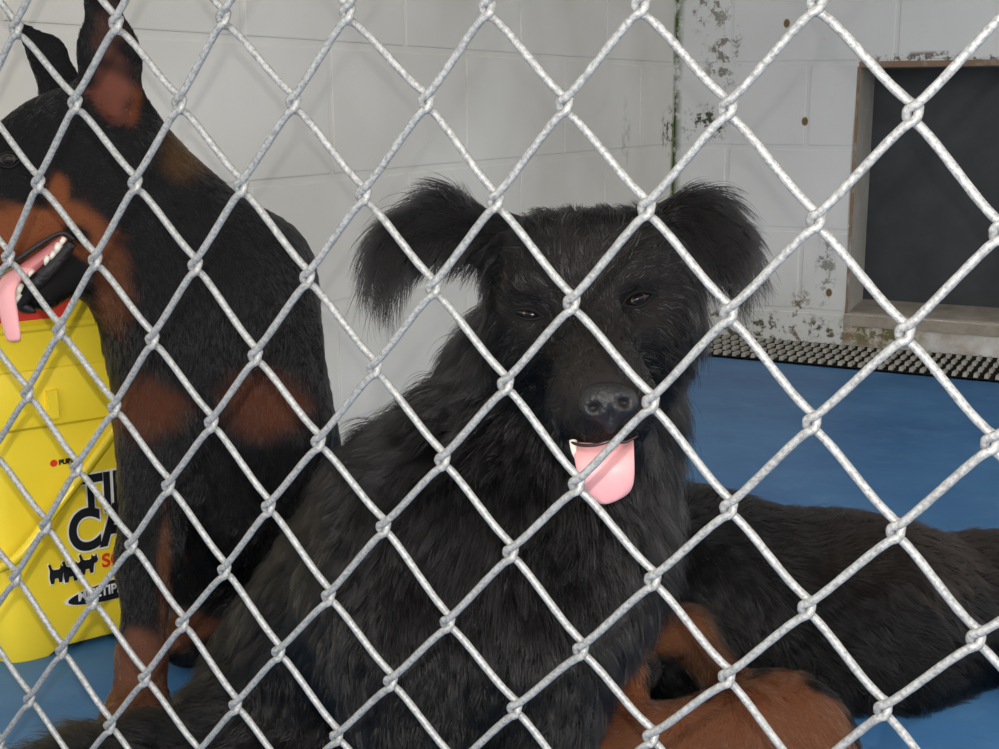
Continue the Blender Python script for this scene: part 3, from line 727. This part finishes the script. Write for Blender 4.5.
    v, f = tube(catmull([W(573, 441, hl+.012), W(574, 452, hl+.009), W(577, 461, hl+.009)], 4), np.linspace(M(4.5, hl), M(1, hl), 9), 8); mesh_obj('tooth', v, f, TOOTH, root)
    G = [(607, 372, .79, 0, -1, .5, .38), (585, 325, .85, 0, -1, .4, .5), (580, 265, .85, 0, -1, .5, 1.0), (590, 215, .88, 0, -.8, .8, 1.4), (545, 215, .89, -.3, -.8, .7, 1.5), (640, 210, .89, .3, -.8, .7, 1.5),
         (530, 290, .85, -.7, -.6, .4, .7), (640, 278, .85, .7, -.6, .4, .7), (527, 325, .86, -.9, .2, .4, .5), (640, 313, .86, .9, .2, .4, .5), (560, 320, .85, -.3, -.8, .3, .4), (613, 315, .85, .3, -.8, .3, .4),
         (515, 350, .87, -.8, .5, .4, 1.1), (495, 375, .9, -.7, .7, .3, 2.2), (668, 345, .87, .7, .6, .4, 1.2), (692, 370, .9, .5, .85, .3, 2.6),
         (570, 395, .82, -.7, .4, .5, .8), (642, 390, .82, .7, .4, .5, .5), (548, 385, .86, -.7, .6, .4, .8), (604, 432, .8, 0, .8, .4, .4), (580, 425, .81, -.4, .8, .4, .6), (630, 422, .81, .4, .8, .4, .6), (600, 460, .84, 0, .9, .3, 1.0),
         (480, 222, .92, -.95, -.15, .1, 2.4, .6), (440, 195, .91, -.95, .15, .05, 3.0, .6), (430, 225, .90, -.85, .5, .05, 3.2, .4), (395, 240, .90, -.5, .9, 0, 4.2, .4), (378, 285, .895, -.05, 1, 0, 4.8, .4), (425, 250, .90, -.5, .85, .05, 2.8, .4), (470, 260, .91, -.4, .9, .1, 2.4, .6),
         (655, 205, .92, .8, -.5, .1, 2.2, .6), (700, 195, .91, .95, .2, .05, 2.8, .6), (715, 220, .90, .8, .6, .05, 2.8, .4), (735, 250, .90, .4, .9, 0, 3.6, .4), (740, 280, .895, .1, 1, 0, 4.0, .4), (690, 250, .90, .3, .95, .05, 2.6, .4),
         (430, 370, .98, -.75, .65, .1, 3.2), (395, 440, 1.0, -.85, .5, .1, 3.0), (470, 430, .92, -.45, .9, 0, 3.0), (550, 490, .9, -.15, 1, 0, 3.2), (645, 480, .92, .3, .95, 0, 3.2), (675, 430, .95, .5, .85, 0, 3.0),
         (560, 570, .87, .0, 1, .05, 3.2), (620, 570, .9, .3, .95, 0, 3.2), (520, 610, .87, -.1, 1, 0, 2.8), (600, 640, .9, .2, 1, 0, 2.6),
         (430, 540, .88, -.25, .95, .1, 2.0), (400, 640, .87, -.05, 1, 0, 1.6), (330, 560, .98, -.6, .75, .2, 2.0), (260, 620, 1.05, -.6, .75, .2, 2.2), (300, 700, 1.0, -.3, .95, 0, 1.8), (215, 700, 1.08, -.7, .6, .2, 2.6),
         (555, 740, .87, 0, 1, 0, 1.4), (415, 760, .87, 0, 1, 0, 1.4), (170, 745, 1.02, -.8, -.4, 0, 3.0), (110, 755, 1.02, -.9, -.4, 0, 3.2), (50, 755, 1.03, -.9, -.3, 0, 3.4)]
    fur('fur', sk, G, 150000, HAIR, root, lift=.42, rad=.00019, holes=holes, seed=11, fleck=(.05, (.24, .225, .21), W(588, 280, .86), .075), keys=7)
    # a few stray lashes and whiskers
    return root
build_black_dog()
#@@DOB
# ------------------------------------------------------------------ black and tan dog sitting at the left
def build_sitting_dog():
    base = ground(200, 1.25); root = empty('dog', base)
    tag(root, 'black and tan dog with tall upright ears sitting beside the yellow pail', 'dog')
    sc = Sculpt(); E, C = (lambda *a, **k: E_(sc, *a, **k)), (lambda *a, **k: C_(sc, *a, **k))
    TAN, TAN2 = (.145, .046, .018), (.095, .040, .024)
    # head in profile, turned to the left
    E(78, 158, 1.215, 74, 68, 60, .03)
    E(35, 165, 1.20, 50, 42, 40, .03)
    C((40, 195, 1.205, 50), (-75, 232, 1.16, 34), .03)
    C((60, 226, 1.185, 22), (-60, 272, 1.15, 20), .02)
    C((88, 222, 1.21, 40), (88, 248, 1.21, 26), .03)
    C((82, 258, 1.205, 24), (42, 292, 1.175, 19), .02)
    # neck, chest, trunk
    C((112, 165, 1.235, 62), (215, 290, 1.262, 88), .04)
    C((110, 235, 1.23, 36), (172, 345, 1.25, 55), .04)
    E(224, 370, 1.262, 100, 104, 70, .05)
    E(222, 470, 1.30, 82, 110, 80, .05)
    C((258, 270, 1.325, 48), (284, 480, 1.44, 62), .06)
    E(205, 560, 1.345, 50, 62, 50, .04)
    E(302, 600, 1.46, 76, 100, 84, .05)
    # forelegs
    g = ground(140, 1.175, .03)
    C((158, 425, 1.22, 42), (148, 560, 1.20, 25), .03); sc.cone(W(148, 560, 1.20), M(25, 1.2), W(142, 655, 1.185), M(21, 1.185), .03); sc.cone(W(142, 655, 1.185), M(21, 1.185), g, .024, .02)
    sc.ell(g+np.array([.016, -.026, -.008]), (.03, .022, .04), .02)
    g2 = ground(300, 1.31, .03)
    C((290, 430, 1.26, 42), (298, 570, 1.31, 25), .03); sc.cone(W(298, 570, 1.31), M(25, 1.31), g2, .024, .03); sc.ell(g2+np.array([-.006, -.03, -.008]), (.03, .022, .045), .02)
    # hind feet
    for px, d in ((196, 1.315), (345, 1.42)):
        g3 = ground(px, d, .03); sc.cone(W(px+48, 575, 1.41), M(34, 1.41), g3+np.array([.03, .05, .01]), .032, .03); sc.ell(g3+np.array([0, 0, -.004]), (.036, .026, .05), .02)
    # ears: the near one cupped towards us, the far one edge on
    ax = TOW @ np.array([-.25, 0, 1.0])
    C((114, 112, 1.215, 33), (109, 52, 1.215, 27), .015, .35, ax); C((109, 52, 1.215, 27), (102, -2, 1.212, 15), .015, .35, ax); C((102, -2, 1.212, 15), (98, -38, 1.21, 4), .012, .35, ax)
    sc.ell(W(112, 78, 1.18), (M(17, 1.2), M(50, 1.2), .026), .012, rot=-.06, sub=True)
    C((62, 92, 1.27, 25), (47, 54, 1.28, 17), .015, .4, TOW[:, 2]); C((47, 54, 1.28, 17), (7, 13, 1.285, 3), .012, .4, TOW[:, 2])
    # open mouth
    r = lambda a, b, c, d: np.array([M(a, d), M(b, d), M(c, d)])
    paint = [(W(10, 240, 1.17), r(92, 34, 90, 1.17), TAN, .35), (W(84, 245, 1.18), r(30, 38, 80, 1.18), TAN, .6), (W(62, 192, 1.17), r(11, 17, 40, 1.17), TAN, .7), (W(115, 285, 1.2), r(22, 42, 60, 1.2), (.08, .028, .012), .9),
             (W(108, 20, 1.19), r(22, 50, 24, 1.19), (.045, .022, .018), .6), (W(113, 82, 1.19), r(24, 42, 24, 1.19), (.12, .042, .028), .6), (W(132, 85, 1.19), r(7, 40, 24, 1.19), (.12, .036, .015), .9), (W(185, 150, 1.22), r(18, 36, 60, 1.22), (.05, .026, .011), 1.0),
             (W(150, 408, 1.20), r(36, 28, 70, 1.2), (.062, .021, .010), 1.0), (W(264, 405, 1.20), r(38, 32, 70, 1.2), (.068, .022, .0105), 1.0),
             (W(140, 695, 1.17), r(44, 62, 80, 1.17), TAN2, .4), (W(164, 575, 1.18), r(5, 60, 80, 1.18), (.07, .028, .014), .9), (W(290, 680, 1.2), r(44, 80, 90, 1.2), TAN2, .4), (W(192, 622, 1.34), r(36, 18, 90, 1.34), TAN2, .5),
             (W(56, 284, 1.16), r(32, 40, 60, 1.16), (.010, .009, .009), .3), (W(72, 232, 1.15), r(16, 12, 40, 1.15), (.010, .009, .009), .4)]
    sk = Skin('body', sc, .0045, SKIN, root, paint, base=(.0085, .008, .0085))
    hp, d = almond_eye('eye', sk, 9, 160, 13, 7, -.1, root)
    # mouth: lip rim, gum, teeth, tongue
    hl = (sk.hit(45, 250) or (0, 0, 1.17))[2]
    gum = simple('pink_gum', (.50, .15, .15), .35, .5, sss=.2)
    pts = [W(66, 240, hl-.004), W(48, 254, hl-.006), W(24, 272, hl-.012), W(0, 290, hl-.018), W(-18, 302, hl-.024)]
    v, f = tube(catmull(pts, 5), np.linspace(M(6, hl), M(10, hl), 21), 10); mesh_obj('gum', v, f, gum, root)
    LIP = simple('wrinkled_black_lip', (.016, .013, .013), .5, .4, var=.4, scale=160, bump=1.0)
    hj = (sk.hit(50, 288) or (0, 0, 1.16))[2]
    low = [W(72, 243, hl-.008), W(60, 258, hj-.002), W(45, 274, hj-.004), W(30, 290, hj-.002), W(22, 304, hj+.004), W(36, 312, hj+.006)]
    v, f = tube(catmull(low, 5), np.interp(np.linspace(0, 1, 26), [0, .3, .7, .9, 1], [M(5, hl), M(8, hl), M(8, hl), M(6, hl), M(1, hl)]), 12); mesh_obj('lower_lip', v, f, LIP, root)
    upr = [W(74, 240, hl-.010), W(62, 233, hl-.012), W(40, 244, hl-.016), W(18, 259, hl-.022), W(-10, 274, hl-.030)]
    v, f = tube(catmull(upr, 5), np.linspace(M(2, hl), M(3, hl), 21), 10); mesh_obj('upper_lip', v, f, LIP, root)
    for px, py, L, r0 in ((62, 242, 7, 3), (57, 249, 9, 4), (52, 256, 7, 3), (46, 261, 8, 3.2), (30, 274, 6, 2.5), (18, 291, 13, 4.2), (17, 299, 9, 3.2)):
        v, f = tube([W(px+2, py-L*.5, hl-.022), W(px, py, hl-.024), W(px-1, py+L*.5, hl-.023)], [M(r0, hl), M(r0*.8, hl), M(r0*.3, hl)], 8); mesh_obj('tooth', v, f, TOOTH, root)
    tp = [W(30, 268, hl-.012), W(14, 276, hl-.022), W(6, 292, hl-.032), W(9, 315, hl-.034), W(13, 335, hl-.034), W(14, 342, hl-.033)]
    C2 = catmull(tp, 5); v, f = tube(C2, np.interp(np.linspace(0, 1, len(C2)), [0, .3, .7, .93, 1], [M(9, hl), M(11, hl), M(9, hl), M(7, hl), M(2, hl)]), 12, squash=np.full(len(C2), .4), up0=TOW[:, 0]); mesh_obj('tongue', v, f, TONGUE, root)
    G = [(80, 110, 1.18, .9, -.1, .5, .5), (20, 140, 1.17, .9, -.2, .3, .4), (70, 180, 1.16, .9, .3, .3, .5), (30, 215, 1.15, 1, .1, .2, .35), (90, 230, 1.17, .8, .5, .3, .6), (60, 300, 1.15, .6, .6, .3, .5),
         (150, 160, 1.2, .7, .7, .2, 0.62), (190, 130, 1.24, .7, .7, .3, 0.62), (120, 280, 1.2, .3, .95, 0, 0.74), (190, 250, 1.2, .4, .9, .1, 0.68), (270, 220, 1.3, .6, .8, .2, 0.74), (305, 240, 1.36, .4, .9, .2, 0.99),
         (160, 380, 1.2, .0, 1, 0, 0.81), (120, 400, 1.22, -.1, 1, 0, 0.74), (230, 380, 1.2, 0, 1, 0, 0.81), (290, 350, 1.28, .3, .95, .1, 0.68), (330, 420, 1.35, .25, .97, .1, 0.68), (220, 500, 1.22, 0, 1, 0, 0.81),
         (145, 560, 1.17, 0, 1, 0, .7), (142, 680, 1.16, 0, 1, 0, .5), (138, 735, 1.13, -.1, .7, -.4, .5), (290, 600, 1.2, 0, 1, 0, .7), (280, 600, 1.4, 0, 1, 0, 0.62), (195, 620, 1.33, -.4, .6, -.5, .6),
         (92, 40, 1.19, -.2, -1, 0, .5), (135, 60, 1.19, .3, -1, 0, .5), (112, 80, 1.2, 0, -1, .1, .35), (35, 60, 1.26, -.5, -.8, 0, .4)]
    fur('fur', sk, G, 170000, HAIR, root, lift=.30, rad=.00016, seed=5, clump=.35, keys=5, jit=.12, tuft=.12, holes=[(W(45, 270, hl), np.array([M(32, hl), M(26, hl), .06])), (W(112, 78, 1.2), np.array([M(15, 1.2), M(40, 1.2), .03]))])
build_sitting_dog()
#@@THIRD
# ------------------------------------------------------------------ black and tan dog lying at the right
def build_lying_dog():
    base = ground(800, 1.3); root = empty('dog', base)
    tag(root, 'dark dog with tan legs lying on the blue floor behind the shaggy dog', 'dog')
    sc = Sculpt(); E, C = (lambda *a, **k: E_(sc, *a, **k)), (lambda *a, **k: C_(sc, *a, **k))
    TAN = (.105, .040, .019)
    C((690, 602, 1.30, 110), (860, 626, 1.30, 100), .05); C((860, 626, 1.30, 100), (1000, 612, 1.36, 68), .05); C((1000, 612, 1.36, 68), (1130, 635, 1.44, 84), .05)
    E(1150, 655, 1.44, 90, 88, 90, .05)
    C((690, 590, 1.32, 90), (560, 590, 1.24, 62), .04); E(520, 600, 1.22, 58, 54, 60, .03)
    C((520, 610, 1.2, 44), (450, 650, 1.16, 26), .03)
    for px in (488, 556): C((px, 565, 1.25, 22), (px+(-18 if px < 520 else 18), 590, 1.22, 8), .015, .4, TOW[:, 2])
    sc.cone(ground(1215, 1.5, .06), .03, ground(1290, 1.55, .035), .022, .02); sc.cone(ground(1290, 1.55, .035), .022, ground(1340, 1.45, .026), .015, .02)
    # tan limbs folded in front
    E(775, 752, 1.13, 84, 82, 66, .02)
    C((735, 735, 1.10, 50), (640, 745, 1.065, 34), .02); C((640, 745, 1.065, 34), (585, 765, 1.05, 28), .02)
    C((640, 668, 1.12, 20), (612, 704, 1.08, 26), .012)
    C((622, 634, 1.15, 23), (684, 634, 1.17, 24), .015); C((684, 634, 1.17, 24), (718, 672, 1.16, 24), .015)
    C((606, 640, 1.10, 30), (628, 668, 1.10, 20), .012)
    g = ground(1120, 1.24, .028); sc.cone(W(1140, 640, 1.38), .06, g, .028, .03); sc.ell(g+np.array([0, -.02, -.006]), (.034, .022, .045), .02)
    r = lambda a, b, c, d: np.array([M(a, d), M(b, d), M(c, d)])
    paint = [(W(772, 752, 1.08), r(92, 86, 110, 1.08), TAN, .18), (W(640, 735, 1.05), r(100, 46, 100, 1.05), TAN, .25), (W(622, 690, 1.06), r(36, 34, 60, 1.06), (.10, .034, .014), .3),
             (W(672, 632, 1.14), r(54, 24, 60, 1.14), (.085, .033, .014), .6), (W(712, 668, 1.14), r(26, 28, 60, 1.14), (.06, .026, .012), .8),
             (W(606, 640, 1.08), r(30, 36, 40, 1.08), (.010, .009, .009), .4), (W(940, 545, 1.3), r(160, 40, 200, 1.3), (.011, .0075, .006), 1.0), (W(668, 676, 1.10), r(20, 22, 30, 1.1), (.008, .007, .007), .5)]
    sk = Skin('body', sc, .0045, SKIN, root, paint, base=(.006, .0054, .0054))
    G = [(700, 500, 1.25, .6, -.1, .5, 1.8), (760, 560, 1.2, .8, .5, .1, 1.8), (860, 530, 1.25, .9, .2, .3, 1.8), (960, 540, 1.3, .95, .2, .2, 1.8), (900, 640, 1.2, .8, .6, 0, 1.8), (990, 620, 1.3, .9, .5, 0, 1.6), (720, 600, 1.2, .5, .8, 0, 2.0), (880, 710, 1.22, .6, .7, .2, 1.6), (660, 560, 1.25, -.2, .9, 0, 2.0),
         (775, 700, 1.06, .3, .9, 0, .9), (840, 740, 1.08, .5, .8, .2, .9), (700, 735, 1.05, -.5, .7, 0, .8), (630, 740, 1.03, -.8, .4, 0, .7), (650, 630, 1.12, .6, -.5, 0, 1.1), (715, 670, 1.13, .5, .8, 0, 1.0), (620, 690, 1.05, -.4, .8, 0, .8), (610, 640, 1.08, .3, .9, 0, 1.4)]
    fur('fur', sk, G, 120000, HAIR, root, lift=.34, rad=.00018, seed=9, clump=.45)
build_lying_dog()
